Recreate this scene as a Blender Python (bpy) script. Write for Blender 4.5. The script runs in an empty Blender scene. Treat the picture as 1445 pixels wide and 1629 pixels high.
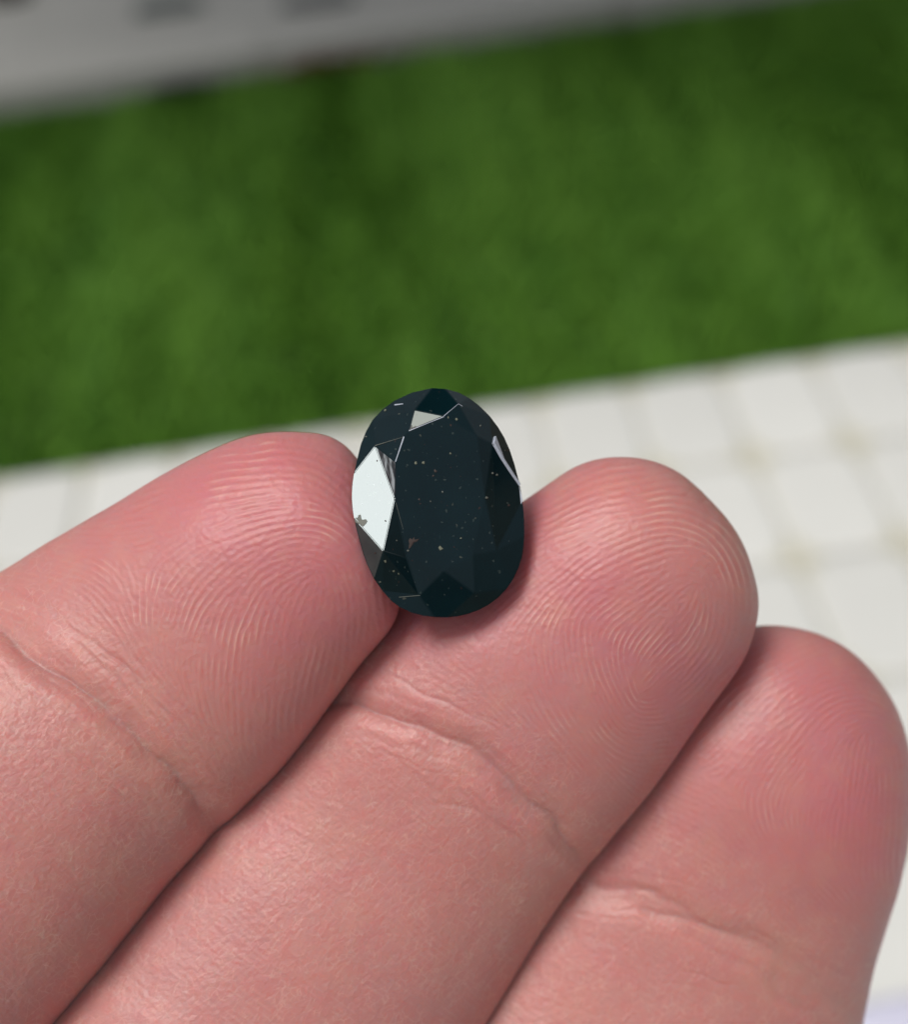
import bpy, bmesh, math, random
import numpy as np
from mathutils import Vector, Matrix

scene = bpy.context.scene
COL = scene.collection
rng = np.random.default_rng(7)
random.seed(7)

# ------------------------------------------------------------------ camera
FPX = 2400.0                 # focal length in photo pixels (photo 1445 x 1629)
PW, PH = 1445.0, 1629.0
D = 0.092                    # camera to stone, metres
PITCH, ROLL = math.radians(38.0), math.radians(8.5)
CAM_H = 0.80
F = Vector((0, math.cos(PITCH), -math.sin(PITCH)))
U0 = Vector((0, math.sin(PITCH), math.cos(PITCH)))
R0 = Vector((1, 0, 0))
CR = math.cos(ROLL) * R0 - math.sin(ROLL) * U0
CU = math.cos(ROLL) * U0 + math.sin(ROLL) * R0
CAM = Vector((0, 0, CAM_H))
CM = Matrix(((CR.x, CU.x, -F.x, CAM.x), (CR.y, CU.y, -F.y, CAM.y), (CR.z, CU.z, -F.z, CAM.z), (0, 0, 0, 1)))
cam_data = bpy.data.cameras.new('camera')
cam = bpy.data.objects.new('camera', cam_data)
COL.objects.link(cam)
cam.matrix_world = CM
cam_data.sensor_fit = 'VERTICAL'
cam_data.sensor_height = 24.0
cam_data.lens = 24.0 * FPX / PH
cam_data.clip_start, cam_data.clip_end = 0.005, 100.0
cam_data.dof.use_dof = True
cam_data.dof.focus_distance = D - 0.0037
cam_data.dof.aperture_fstop = cam_data.lens / 2.1
scene.camera = cam

# ------------------------------------------------------------------ light
SUN_CAM = Vector((-0.36, 0.55, 0.75)).normalized()      # towards the sun, in camera axes
SUN_W = (SUN_CAM.x * CR + SUN_CAM.y * CU - SUN_CAM.z * F).normalized()
SUN_EL = math.asin(SUN_W.z)
SUN_AZ = math.atan2(SUN_W.x, SUN_W.y)
world = bpy.data.worlds.new('World')
scene.world = world
world.use_nodes = True
wn = world.node_tree
wn.nodes.clear()
sky = wn.nodes.new('ShaderNodeTexSky')
sky.sky_type = 'NISHITA'
sky.sun_disc = False
sky.sun_elevation = SUN_EL
sky.sun_rotation = SUN_AZ
sky.air_density, sky.dust_density, sky.ozone_density = 1.0, 4.0, 0.6
hs = wn.nodes.new('ShaderNodeHueSaturation')
hs.inputs['Saturation'].default_value = 0.28
bg = wn.nodes.new('ShaderNodeBackground')
bg.inputs['Strength'].default_value = 0.075
wo = wn.nodes.new('ShaderNodeOutputWorld')
wn.links.new(sky.outputs[0], hs.inputs['Color'])
wn.links.new(hs.outputs[0], bg.inputs['Color'])
wn.links.new(bg.outputs[0], wo.inputs['Surface'])
sun_d = bpy.data.lights.new('sun', 'SUN')
sun_d.energy = 1.98
sun_d.angle = math.radians(20)
sun_d.color = (1.0, 0.955, 0.89)
sun = bpy.data.objects.new('sun', sun_d)
COL.objects.link(sun)
sun.rotation_euler = SUN_W.to_track_quat('Z', 'Y').to_euler()
sun.location = (-1, -1, 3)

scene.view_settings.view_transform = 'Standard'
scene.view_settings.look = 'None'
scene.view_settings.exposure = 0.10
scene.view_settings.gamma = 1.0
scene.render.engine = 'CYCLES'
cy = scene.cycles
cy.use_denoising = True
try:
    cy.denoiser = 'OPENIMAGEDENOISE'
    cy.denoising_input_passes = 'RGB_ALBEDO_NORMAL'
    cy.denoising_prefilter = 'ACCURATE'
except Exception:
    pass
cy.max_bounces = 8
cy.diffuse_bounces = 6
cy.glossy_bounces = 3
cy.sample_clamp_indirect = 4.0

# ------------------------------------------------------------------ helpers
def cam_pts(px, py, z):
    """photo pixel + depth z (metres towards the camera from the stone) -> camera space"""
    d = D - z
    return np.stack([(px - PW / 2) / FPX * d, (PH / 2 - py) / FPX * d, -d], -1)

CMn = np.array(CM)
def to_world(p):
    return p @ CMn[:3, :3].T + CMn[:3, 3]

def ground_pt(px, py, h=0.0):
    r = np.array([(px - PW / 2) / FPX, (PH / 2 - py) / FPX, -1.0]) @ CMn[:3, :3].T
    t = (h - CAM_H) / r[2]
    return CMn[:3, 3] + r * t

def tag(o, label=None, cat=None, group=None, kind=None):
    if label: o['label'] = label
    if cat: o['category'] = cat
    if group: o['group'] = group
    if kind: o['kind'] = kind
    return o

def mesh_np(name, verts, quads, tris=None, smooth=True):
    me = bpy.data.meshes.new(name)
    nq, nt = len(quads), 0 if tris is None else len(tris)
    me.vertices.add(len(verts))
    me.vertices.foreach_set('co', np.ascontiguousarray(verts, np.float32).ravel())
    loops = np.asarray(quads, np.int32).ravel()
    starts = np.arange(nq, dtype=np.int32) * 4
    if nt:
        loops = np.concatenate([loops, np.asarray(tris, np.int32).ravel()])
        starts = np.concatenate([starts, nq * 4 + np.arange(nt, dtype=np.int32) * 3])
    me.loops.add(len(loops))
    me.loops.foreach_set('vertex_index', loops)
    me.polygons.add(nq + nt)
    me.polygons.foreach_set('loop_start', starts)
    me.polygons.foreach_set('use_smooth', np.full(nq + nt, smooth, bool))
    me.update(calc_edges=True)
    me.validate()
    return me

def link(name, me, mat=None, parent=None, loc=None):
    o = bpy.data.objects.new(name, me)
    COL.objects.link(o)
    if mat: me.materials.append(mat)
    if parent: o.parent = parent
    if loc is not None: o.location = loc
    return o

class NT:
    """small node-tree writer"""
    def __init__(s, name):
        s.m = bpy.data.materials.new(name)
        s.m.use_nodes = True
        s.t = s.m.node_tree
        s.t.nodes.clear()
        s.out = s.t.nodes.new('ShaderNodeOutputMaterial')
        s.b = s.t.nodes.new('ShaderNodeBsdfPrincipled')
        s.t.links.new(s.b.outputs[0], s.out.inputs['Surface'])
    def set(s, sock, v):
        if isinstance(v, bpy.types.NodeSocket): s.t.links.new(v, sock)
        else:
            if hasattr(sock.default_value, '__len__') and not hasattr(v, '__len__'): v = (v,) * len(sock.default_value)
            if hasattr(v, '__len__') and len(v) == 3 and len(sock.default_value) == 4: v = (*v, 1)
            sock.default_value = v
    def n(s, typ, props=None, out=0, **ins):
        nd = s.t.nodes.new(typ)
        for k, v in (props or {}).items(): setattr(nd, k, v)
        for k, v in ins.items():
            key = int(k[1:]) if k[0] == 'i' and k[1:].isdigit() else k.replace('_', ' ')
            s.set(nd.inputs[key], v)
        return nd.outputs[out]
    def math(s, op, a, b=0.0, c=0.0, clamp=False):
        return s.n('ShaderNodeMath', {'operation': op, 'use_clamp': clamp}, i0=a, i1=b, i2=c)
    def vmath(s, op, a, b=(0, 0, 0)):
        return s.n('ShaderNodeVectorMath', {'operation': op}, i0=a, i1=b)
    def attr(s, name, out=2):
        return s.n('ShaderNodeAttribute', {'attribute_name': name}, out=out)
    def noise(s, vec, scale, detail=2.0, rough=0.5, out=0):
        return s.n('ShaderNodeTexNoise', None, out, Vector=vec, Scale=scale, Detail=detail, Roughness=rough)
    def ramp(s, v, lo, hi, a=0.0, b=1.0, smooth=True):
        return s.n('ShaderNodeMapRange', {'interpolation_type': 'SMOOTHSTEP' if smooth else 'LINEAR'}, 0, i0=v, i1=lo, i2=hi, i3=a, i4=b)
    def mix(s, f, a, b, blend='MIX'):
        nd = s.t.nodes.new('ShaderNodeMix')
        nd.data_type = 'RGBA'
        nd.blend_type = blend
        s.set(nd.inputs[0], f); s.set(nd.inputs[6], a); s.set(nd.inputs[7], b)
        return nd.outputs[2]
    def bump(s, h, strength=1.0, dist=1.0, normal=None):
        nd = s.t.nodes.new('ShaderNodeBump')
        s.set(nd.inputs['Height'], h); nd.inputs['Strength'].default_value = strength
        nd.inputs['Distance'].default_value = dist
        if normal is not None: s.set(nd.inputs['Normal'], normal)
        return nd.outputs[0]
    def coord(s, out=3):
        return s.n('ShaderNodeTexCoord', None, out)

def spline(knots, pts, q):
    """natural cubic spline"""
    knots = np.asarray(knots, float); pts = np.asarray(pts, float)
    if pts.ndim == 1: pts = pts[:, None]
    n = len(knots); h = np.diff(knots)
    A = np.zeros((n, n)); B = np.zeros((n, pts.shape[1]))
    A[0, 0] = A[-1, -1] = 1
    for i in range(1, n - 1):
        A[i, i - 1] = h[i - 1]; A[i, i] = 2 * (h[i - 1] + h[i]); A[i, i + 1] = h[i]
        B[i] = 6 * ((pts[i + 1] - pts[i]) / h[i] - (pts[i] - pts[i - 1]) / h[i - 1])
    m = np.linalg.solve(A, B)
    i = np.clip(np.searchsorted(knots, q) - 1, 0, n - 2)
    hi = h[i][:, None]; a = (knots[i + 1] - q)[:, None]; b = (q - knots[i])[:, None]
    return (m[i] * a**3 + m[i + 1] * b**3) / (6 * hi) + (pts[i] / hi - m[i] * hi / 6) * a + (pts[i + 1] / hi - m[i + 1] * hi / 6) * b

def smooth_field(shape, sigma, seed):
    r = np.random.default_rng(seed)
    n = r.standard_normal(shape)
    ky = np.fft.fftfreq(shape[0])[:, None]; kx = np.fft.rfftfreq(shape[1])[None]
    g = np.exp(-2 * (math.pi * sigma) ** 2 * (kx**2 + ky**2))
    f = np.fft.irfft2(np.fft.rfft2(n) * g, s=shape)
    return f / f.std()

def bil(grid, x, y):
    h, w = grid.shape
    x = np.clip(x, 0, w - 1.001); y = np.clip(y, 0, h - 1.001)
    i = x.astype(int); j = y.astype(int); fx = x - i; fy = y - j
    return (grid[j, i] * (1 - fx) * (1 - fy) + grid[j, i + 1] * fx * (1 - fy)
            + grid[j + 1, i] * (1 - fx) * fy + grid[j + 1, i + 1] * fx * fy)

def poly_dist(px, py, pts):
    """distance to a polyline and the fraction along it"""
    best = np.full(px.shape, 1e9); frac = np.zeros(px.shape)
    pts = np.asarray(pts, float)
    seg = np.linalg.norm(np.diff(pts, axis=0), axis=1); cum = np.concatenate([[0], np.cumsum(seg)])
    for k in range(len(pts) - 1):
        a, b = pts[k], pts[k + 1]; d = b - a; L2 = d @ d
        t = np.clip(((px - a[0]) * d[0] + (py - a[1]) * d[1]) / L2, 0, 1)
        dd = np.hypot(px - a[0] - t * d[0], py - a[1] - t * d[1])
        m = dd < best
        best[m] = dd[m]; frac[m] = ((cum[k] + t * seg[k]) / cum[-1])[m]
    return best, frac

# ------------------------------------------------------------------ the setting
# ground sheet under everything, out to the horizon
mt = NT('earth')
c = mt.noise(mt.coord(), 3.0, 4)
mt.set(mt.b.inputs['Base Color'], mt.mix(c, (0.10, 0.085, 0.06), (0.17, 0.15, 0.11)))
mt.b.inputs['Roughness'].default_value = 0.95
EARTH = mt.m
s = 40.0
ground = link('ground', mesh_np('ground', np.array([[-s, -s, 0], [s, -s, 0], [s, s, 0], [-s, s, 0]]), [[0, 1, 2, 3]]), EARTH)
tag(ground, kind='structure'); ground.location.z = -0.030

yb = float(ground_pt(722, 655)[1])            # paving / turf edge
yk = float(ground_pt(722, 77)[1])             # turf / kerb edge
g1, g2 = ground_pt(1190, 735), ground_pt(1285, 890)
TW = abs(ground_pt(1309, 640)[0] - ground_pt(1148, 640)[0]) * 0.985
TD = float(((yb - g1[1]) + (g1[1] - g2[1])) / 2)
X0 = float((g1[0] + g2[0]) / 2)

# paving: pale grout bed with separate pillow tiles
mt = NT('grout')
c = mt.noise(mt.coord(), 60.0, 4)
mt.set(mt.b.inputs['Base Color'], mt.mix(c, (0.66, 0.645, 0.56), (0.76, 0.745, 0.67)))
mt.b.inputs['Roughness'].default_value = 0.9
GROUT = mt.m
NX0, NX1, NY = -14, 14, 14
px0, px1 = X0 + NX0 * TW, X0 + NX1 * TW
me = mesh_np('paving', np.array([[px0, yb - NY * TD, 0], [px1, yb - NY * TD, 0], [px1, yb, 0], [px0, yb, 0],
                                 [px0, yb, -0.03], [px1, yb, -0.03]]), [[0, 1, 2, 3], [3, 2, 5, 4]], smooth=False)
paving = link('paving', me, GROUT)
tag(paving, kind='structure'); paving.location.z = 0.0

def tile_material(name, a, b):
    mt = NT(name)
    oi = mt.n('ShaderNodeObjectInfo', None, 5)
    c = mt.noise(mt.coord(), 14.0, 3)
    col = mt.mix(c, a, b)
    col = mt.mix(mt.ramp(oi, 0, 1, 0, 0.35), col, tuple(0.86 * v for v in a))
    # dirt gathered at the corners, where four tiles meet
    co = mt.n('ShaderNodeSeparateXYZ', None, 0, Vector=mt.coord())
    sep = mt.t.nodes[-1]
    ax = mt.math('ABSOLUTE', sep.outputs[0]); ay = mt.math('ABSOLUTE', sep.outputs[1])
    k = mt.math('ADD', mt.math('DIVIDE', ax, TW / 2), mt.math('DIVIDE', ay, TD / 2))
    k = mt.math('ADD', k, mt.math('MULTIPLY', mt.noise(mt.coord(), 45.0, 3), 0.25))
    col = mt.mix(mt.ramp(k, 1.40, 2.05, 0, 0.7), col, (0.46, 0.44, 0.30))
    mt.set(mt.b.inputs['Base Color'], col)
    mt.b.inputs['Roughness'].default_value = 0.55
    mt.set(mt.b.inputs['Normal'], mt.bump(mt.noise(mt.coord(), 220.0, 3), 0.3, 0.001))
    return mt.m
TILE = tile_material('white_tile', (0.684, 0.691, 0.666), (0.738, 0.746, 0.722))
TILE_L = tile_material('lilac_tile', (0.66, 0.66, 0.80), (0.72, 0.72, 0.84))

def tile_mesh(name, mat):
    bm = bmesh.new()
    hx, hy, h = TW / 2 - 0.0012, TD / 2 - 0.0014, 0.0034
    n = 8
    vs = {}
    for i in range(n + 1):
        for j in range(n + 1):
            u, v = 2 * i / n - 1, 2 * j / n - 1
            u = math.copysign(abs(u) ** 0.55, u); v = math.copysign(abs(v) ** 0.55, v)
            e = max(abs(u), abs(v))
            z = h * (1 - 0.55 * max(0, (e - 0.78) / 0.22) ** 2) * (1 - 0.1 * (u * u + v * v))
            rr = 1 - 0.035 * (u * u * v * v)
            vs[i, j] = bm.verts.new((u * hx * rr, v * hy * rr, z))
    for i in range(n):
        for j in range(n):
            bm.faces.new((vs[i, j], vs[i + 1, j], vs[i + 1, j + 1], vs[i, j + 1])).smooth = True
    ring = [vs[i, 0] for i in range(n)] + [vs[n, j] for j in range(n)] + [vs[i, n] for i in range(n, 0, -1)] + [vs[0, j] for j in range(n, 0, -1)]
    low = [bm.verts.new((v.co.x, v.co.y, -0.004)) for v in ring]
    for k in range(len(ring)):
        bm.faces.new((ring[k], low[k], low[(k + 1) % len(ring)], ring[(k + 1) % len(ring)]))
    bmesh.ops.recalc_face_normals(bm, faces=bm.faces)
    me = bpy.data.meshes.new(name)
    bm.to_mesh(me); bm.free()
    me.materials.append(mat)
    return me
tm, tml = tile_mesh('tile', TILE), tile_mesh('tile_lilac', TILE_L)
lp = ground_pt(1440, 1720)
for i in range(NX0, NX1):
    for j in range(NY):
        if j > 9 and abs(i) > 8: continue
        x, y = X0 + (i + 0.5) * TW, yb - (j + 0.5) * TD
        o = bpy.data.objects.new('tile', tml if (abs(x - lp[0]) < TW / 2 and abs(y - lp[1]) < TD / 2) else tm)
        COL.objects.link(o)
        o.parent = paving
        o.location = (x + random.uniform(-.0006, .0006), y + random.uniform(-.0006, .0006), random.uniform(0, 0.001))
        o.rotation_euler = (random.uniform(-.012, .012), random.uniform(-.012, .012), random.uniform(-.012, .012))

# lawn strip: soil sheet plus blades
mt = NT('soil')
c = mt.noise(mt.coord(), 25.0, 4)
mt.set(mt.b.inputs['Base Color'], mt.mix(c, (0.015, 0.035, 0.006), (0.035, 0.07, 0.014)))
mt.b.inputs['Roughness'].default_value = 1.0
lx0, lx1 = -1.5, 1.7
lawn = link('lawn', mesh_np('lawn', np.array([[lx0, yb + .001, 0], [lx1, yb + .001, 0], [lx1, yk + .05, 0], [lx0, yk + .05, 0]]), [[0, 1, 2, 3]]), mt.m)
tag(lawn, kind='structure'); lawn.location.z = -0.012

def grass_blades(n):
    r = np.random.default_rng(3)
    x = r.uniform(lx0, lx1, n); y = r.uniform(yb - 0.001, yk + 0.02, n)
    gx = ((x + 1.0) / 2.1 * 255); gy = ((y - yb) / (yk - yb) * 17)
    gx = (gx + gy * 0.35 + 2) % 278
    clump = bil((0.8 * smooth_field((128, 280), 0.85, 23) + 0.12 * smooth_field((128, 280), 4.0, 15)), gx, gy)
    lean1 = bil(smooth_field((128, 280), 3.0, 12), gx, gy)
    lean2 = bil(smooth_field((128, 280), 3.0, 13), gx, gy)
    hgt = 0.022 * (1 + 0.06 * clump) * r.uniform(0.7, 1.25, n)
    a = r.uniform(0, 2 * math.pi, n)
    dx = 0.16 * lean1 + 0.45 * np.cos(a) + 0.25
    dy = 0.16 * lean2 + 0.45 * np.sin(a)
    w = r.uniform(0.0011, 0.0020, n)
    b = r.uniform(0, math.pi, n)
    wx, wy = np.cos(b) * w, np.sin(b) * w
    base = np.stack([x, y, np.full(n, -0.012)], -1)
    W = np.stack([wx, wy, 0 * w], -1)
    mid = base + np.stack([dx * hgt * .32, dy * hgt * .32, hgt * .6], -1)
    tip = base + np.stack([dx * hgt, dy * hgt, hgt * .95], -1)
    v = np.stack([base - W, base + W, mid - W * .8, mid + W * .8, tip], 1).reshape(-1, 3)
    k = np.arange(n)[:, None] * 5
    quads = k + np.array([[0, 1, 3, 2]]); tris = k + np.array([[2, 3, 4]])
    shade = np.repeat(clump * 0.46 + r.normal(0, .6, n), 5)
    return v, quads, tris, shade
v, q, t3, shade = grass_blades(144000)
mt = NT('turf_blade')
sh = mt.attr('blade_tone')
f = mt.ramp(sh, -1.6, 1.6, 0, 1, False)
col = mt.mix(f, (0.060, 0.184, 0.014), (0.165, 0.355, 0.042))
mt.set(mt.b.inputs['Base Color'], col)
mt.b.inputs['Roughness'].default_value = 0.6
mt.b.inputs['Specular IOR Level'].default_value = 0.25
me = mesh_np('grass', v, q, t3, smooth=False)
at = me.attributes.new('blade_tone', 'FLOAT', 'POINT'); at.data.foreach_set('value', shade.astype(np.float32))
grass = link('grass', me, mt.m)
tag(grass, 'short bright green turf in a strip beyond the white tiles', 'grass', kind='stuff')

# grey concrete kerb and path beyond the turf
mt = NT('grey_concrete')
n1 = mt.noise(mt.coord(), 4.0, 5); n2 = mt.noise(mt.coord(), 90.0, 3)
col = mt.mix(n1, (0.42, 0.42, 0.39), (0.56, 0.56, 0.525))
col = mt.mix(mt.math('MULTIPLY', n2, 0.4), col, (0.2, 0.19, 0.18))
mt.set(mt.b.inputs['Base Color'], col); mt.b.inputs['Roughness'].default_value = 0.85
mt.set(mt.b.inputs['Normal'], mt.bump(n2, 0.4, 0.002))
CONC = mt.m
path = link('path', mesh_np('path', np.array([[-3, yk + .10, 0], [3, yk + .10, 0], [3, yk + 3, 0], [-3, yk + 3, 0]]), [[0, 1, 2, 3]]), CONC)
tag(path, kind='structure'); path.location.z = 0.030

def box_mesh(name, sx, sy, sz, bev, mat, jitter=0.0, seg=2):
    bm = bmesh.new()
    bmesh.ops.create_cube(bm, size=1)
    for vv in bm.verts:
        vv.co = Vector((vv.co.x * sx, vv.co.y * sy, (vv.co.z + .5) * sz))
    bmesh.ops.bevel(bm, geom=bm.edges[:], offset=bev, segments=seg, affect='EDGES')
    if jitter:
        for vv in bm.verts: vv.co += Vector([random.uniform(-jitter, jitter) for _ in range(3)])
    me = bpy.data.meshes.new(name); bm.to_mesh(me); bm.free()
    me.materials.append(mat)
    return me
KW = 0.50
kme = box_mesh('kerb_stone', KW - 0.0012, 0.10, 0.058, 0.003, CONC)
kerb = bpy.data.objects.new('kerb', None); COL.objects.link(kerb)
kerb.location = (0, yk + .05, -0.02)
tag(kerb, 'pale grey concrete kerb along the far edge of the green turf', 'kerb')
for i in range(-4, 5):
    o = bpy.data.objects.new('kerb_stone', kme); COL.objects.link(o); o.parent = kerb
    o.location = (i * KW + 0.08, random.uniform(-.003, .003), random.uniform(-.002, .002))

# dark stones lying on the path, and brown litter against the kerb
def stone_mesh(name, sx, sy, sz, mat, seed):
    bm = bmesh.new(); r = random.Random(seed)
    bmesh.ops.create_icosphere(bm, subdivisions=3, radius=1)
    ph = [r.uniform(0, 6) for _ in range(6)]
    for vv in bm.verts:
        c = vv.co
        k = 1 + .10 * math.sin(3 * c.x + ph[0]) * math.cos(2.3 * c.y + ph[1]) + .05 * math.sin(6 * c.z + 4 * c.x + ph[2])
        c2 = Vector([math.copysign(abs(a) ** .7, a) for a in c]) * k
        vv.co = Vector((c2.x * sx, c2.y * sy, c2.z * sz + sz * .8))
    for f_ in bm.faces: f_.smooth = True
    me = bpy.data.meshes.new(name); bm.to_mesh(me); bm.free(); me.materials.append(mat)
    return me
def stone_material(name, a, b):
    mt = NT(name); n1 = mt.noise(mt.coord(), 40.0, 5)
    mt.set(mt.b.inputs['Base Color'], mt.mix(n1, a, b)); mt.b.inputs['Roughness'].default_value = 0.8
    mt.set(mt.b.inputs['Normal'], mt.bump(n1, 0.5, 0.004))
    return mt.m
for (px, py, sx, sy, sz, a, b, lab) in (
        (15, 0, .036, .022, .016, (.025, .025, .022), (.06, .06, .055), 'nearly black stone on the grey path at the top left corner'),
        (270, 18, .055, .020, .010, (.10, .125, .12), (.17, .19, .185), 'blue grey flat stone on the path, second from the corner'),
        (505, 8, .058, .018, .009, (.13, .14, .14), (.19, .20, .20), 'palest flat grey stone on the path, farthest from the corner')):
    o = link('flat_stone', stone_mesh('flat_stone', sx, sy, sz, stone_material('stone_' + str(px), a, b), px), None)
    o.location = ground_pt(px, py, 0.03)
    o.rotation_euler.z = random.uniform(-.15, .15)
    tag(o, lab, 'stone', 'flat stones on the grey path')

mt = NT('dry_leaf')
sh = mt.attr('blade_tone')
mt.set(mt.b.inputs['Base Color'], mt.mix(mt.ramp(sh, -1, 1), (0.10, 0.035, 0.012), (0.22, 0.11, 0.04)))
mt.b.inputs['Roughness'].default_value = 0.8
def litter(n):
    r = np.random.default_rng(5)
    c = ground_pt(530, 97, 0.01); c2 = ground_pt(840, 45, .01)
    P = np.concatenate([c + r.normal(0, 1, (n, 3)) * [0.045, 0.006, 0.003], c2 + r.normal(0, 1, (n // 2, 3)) * [.10, .006, .002]])
    n = len(P)
    a = r.uniform(0, 6.28, n); l = r.uniform(.006, .013, n); w = l * .45
    dx = np.stack([np.cos(a), np.sin(a), r.normal(0, .3, n)], -1) * l[:, None]
    dw = np.stack([-np.sin(a), np.cos(a), r.normal(0, .4, n)], -1) * w[:, None]
    up = np.array([0, 0, .003])
    v = np.stack([P - dx, P - dw * .8 + up, P + dx, P + dw * .8 + up], 1).reshape(-1, 3)
    return v, np.arange(n)[:, None] * 4 + np.array([[0, 1, 2, 3]]), np.repeat(r.normal(0, .6, n), 4)
v, q, shade = litter(130)
me = mesh_np('fallen_leaves', v, q, smooth=False)
at = me.attributes.new('blade_tone', 'FLOAT', 'POINT'); at.data.foreach_set('value', shade.astype(np.float32))
o = link('fallen_leaves', me, mt.m)
tag(o, 'reddish brown dry leaf litter where the turf meets the kerb', 'leaves', kind='stuff')

# a dark leaf tuft put in for the shadow at the foot of the kerb
def shadow_tuft(n):
    r = np.random.default_rng(9)
    c = ground_pt(300, 146, 0.0)
    P = c + r.normal(0, 1, (n, 3)) * [0.030, 0.007, 0] + np.array([0, 0, -.01])
    a = r.uniform(0, 6.28, n); h = r.uniform(.012, .030, n)
    tip = P + np.stack([np.cos(a) * h * .6, np.sin(a) * h * .5, h], -1)
    w = np.stack([np.sin(a), -np.cos(a), 0 * a], -1) * .003
    mid = (P + tip) / 2
    v = np.stack([P, mid - w, tip, mid + w], 1).reshape(-1, 3)
    return v, np.arange(n)[:, None] * 4 + np.array([[0, 1, 2, 3]])
v, q = shadow_tuft(260)
mt = NT('shadow_tuft_leaf'); mt.b.inputs['Base Color'].default_value = (.012, .028, .010, 1); mt.b.inputs['Roughness'].default_value = .7
o = link('shadow_tuft', mesh_np('shadow_tuft', v, q, smooth=False), mt.m)
tag(o, 'dark green tuft put in for the shadow at the foot of the grey kerb', 'shadow_tuft')

# pale lilac cloth on the tiles at the lower right
mt = NT('lilac_cloth')
mt.set(mt.b.inputs['Base Color'], mt.mix(mt.noise(mt.coord(), 60.0, 3), (0.60, 0.60, 0.76), (0.68, 0.68, 0.82))); mt.b.inputs['Roughness'].default_value = 0.9
c0, c1 = ground_pt(1330, 1604, 0.008), ground_pt(1700, 1552, 0.008)
ex = (c1 - c0) / np.linalg.norm(c1 - c0); ey = np.array([ex[1], -ex[0], 0])
n_ = 24; a_, b_ = np.meshgrid(np.linspace(0, .34, n_), np.linspace(0, .22, n_))
zf = 0.002 + 0.0025 * np.sin(38 * a_ + 9 * b_) ** 2 + 0.002 * np.sin(60 * b_ - 12 * a_) ** 2
Pc = c0[None, None] + a_[..., None] * ex + b_[..., None] * ey; Pc[..., 2] = c0[2] - .001 + zf
Pl = Pc - np.array([0, 0, .0015]); ii = np.arange(n_ * n_).reshape(n_, n_)
qs = np.stack([ii[:-1, :-1], ii[1:, :-1], ii[1:, 1:], ii[:-1, 1:]], -1).reshape(-1, 4)
edge = np.concatenate([ii[0], ii[1:, -1], ii[-1, -2::-1], ii[-2:0:-1, 0]]); en = np.roll(edge, -1)
cl = link('cloth', mesh_np('cloth', np.concatenate([Pc.reshape(-1, 3), Pl.reshape(-1, 3)]), np.concatenate([qs, qs[:, ::-1] + n_ * n_, np.stack([edge, en, en + n_ * n_, edge + n_ * n_], -1)])), mt.m)
tag(cl, 'pale lilac cloth lying on the white tiles in the lower right corner', 'cloth')

# unseen tree added beside the lawn to shade the far turf and the kerb
SW = np.array(SUN_W)
tc = np.array([0.95, 2.52, 0.0]) + 3.3 * SW
tree = bpy.data.objects.new('unseen_shade_tree', None); COL.objects.link(tree)
tree.location = (-2.1, tc[1] + .2, -0.03)
TX = tc[0] + 2.1
tag(tree, 'unseen leafy tree added to shade the far turf and kerb', 'tree')
r_ = np.random.default_rng(17)
nl = 11000
d_ = r_.normal(0, 1, (nl, 3)); d_ /= np.linalg.norm(d_, axis=1, keepdims=True)
cl_ = r_.normal(0, 1, (60, 3)); cl_ /= np.linalg.norm(cl_, axis=1, keepdims=True)
rad = r_.uniform(0, 1, nl) ** .45 * (0.82 + 0.25 * np.max(d_ @ cl_.T, axis=1) ** 6)
Pq = d_ * rad[:, None] * [1.7, 1.0, 0.75] + (tc - np.array(tree.location))
u_ = r_.normal(0, 1, (nl, 3)); u_ /= np.linalg.norm(u_, axis=1, keepdims=True)
w_ = np.cross(u_, r_.normal(0, 1, (nl, 3))); w_ /= np.linalg.norm(w_, axis=1, keepdims=True)
sl = r_.uniform(.04, .075, nl)[:, None]
vl = np.stack([Pq - u_ * sl, Pq + w_ * sl * .45, Pq + u_ * sl, Pq - w_ * sl * .45], 1).reshape(-1, 3)
mt = NT('tree_leaf'); mt.set(mt.b.inputs['Base Color'], mt.mix(mt.noise(mt.coord(), 5.0, 2), (.03, .07, .012), (.07, .12, .025))); mt.b.inputs['Roughness'].default_value = .55
link('crown', mesh_np('crown', vl, np.arange(nl)[:, None] * 4 + np.array([[0, 1, 2, 3]]), smooth=False), mt.m, tree)  # leaves of the added unseen shade tree
mt = NT('bark'); mt.set(mt.b.inputs['Base Color'], mt.mix(mt.noise(mt.coord(), 18.0, 4), (.06, .045, .03), (.16, .12, .09))); mt.b.inputs['Roughness'].default_value = .9
def limb_mesh(paths):
    vv, qq, k = [], [], 0
    for pts in paths:
        p = np.array(pts, float); q = spline(np.arange(len(p)), p, np.linspace(0, len(p) - 1, 14))
        th = np.linspace(0, 2 * math.pi, 10, endpoint=False)
        for row in q:
            vv.append(np.stack([row[0] + row[3] * np.cos(th), row[1] + row[3] * np.sin(th), row[2] + 0 * th], -1))
        i_ = np.arange(140).reshape(14, 10) + k; k += 140
        qq.append(np.stack([i_[:-1], np.roll(i_, -1, 1)[:-1], np.roll(i_, -1, 1)[1:], i_[1:]], -1).reshape(-1, 4))
    return mesh_np('trunk', np.concatenate(vv), np.concatenate(qq))
H_ = tc[2]
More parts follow.
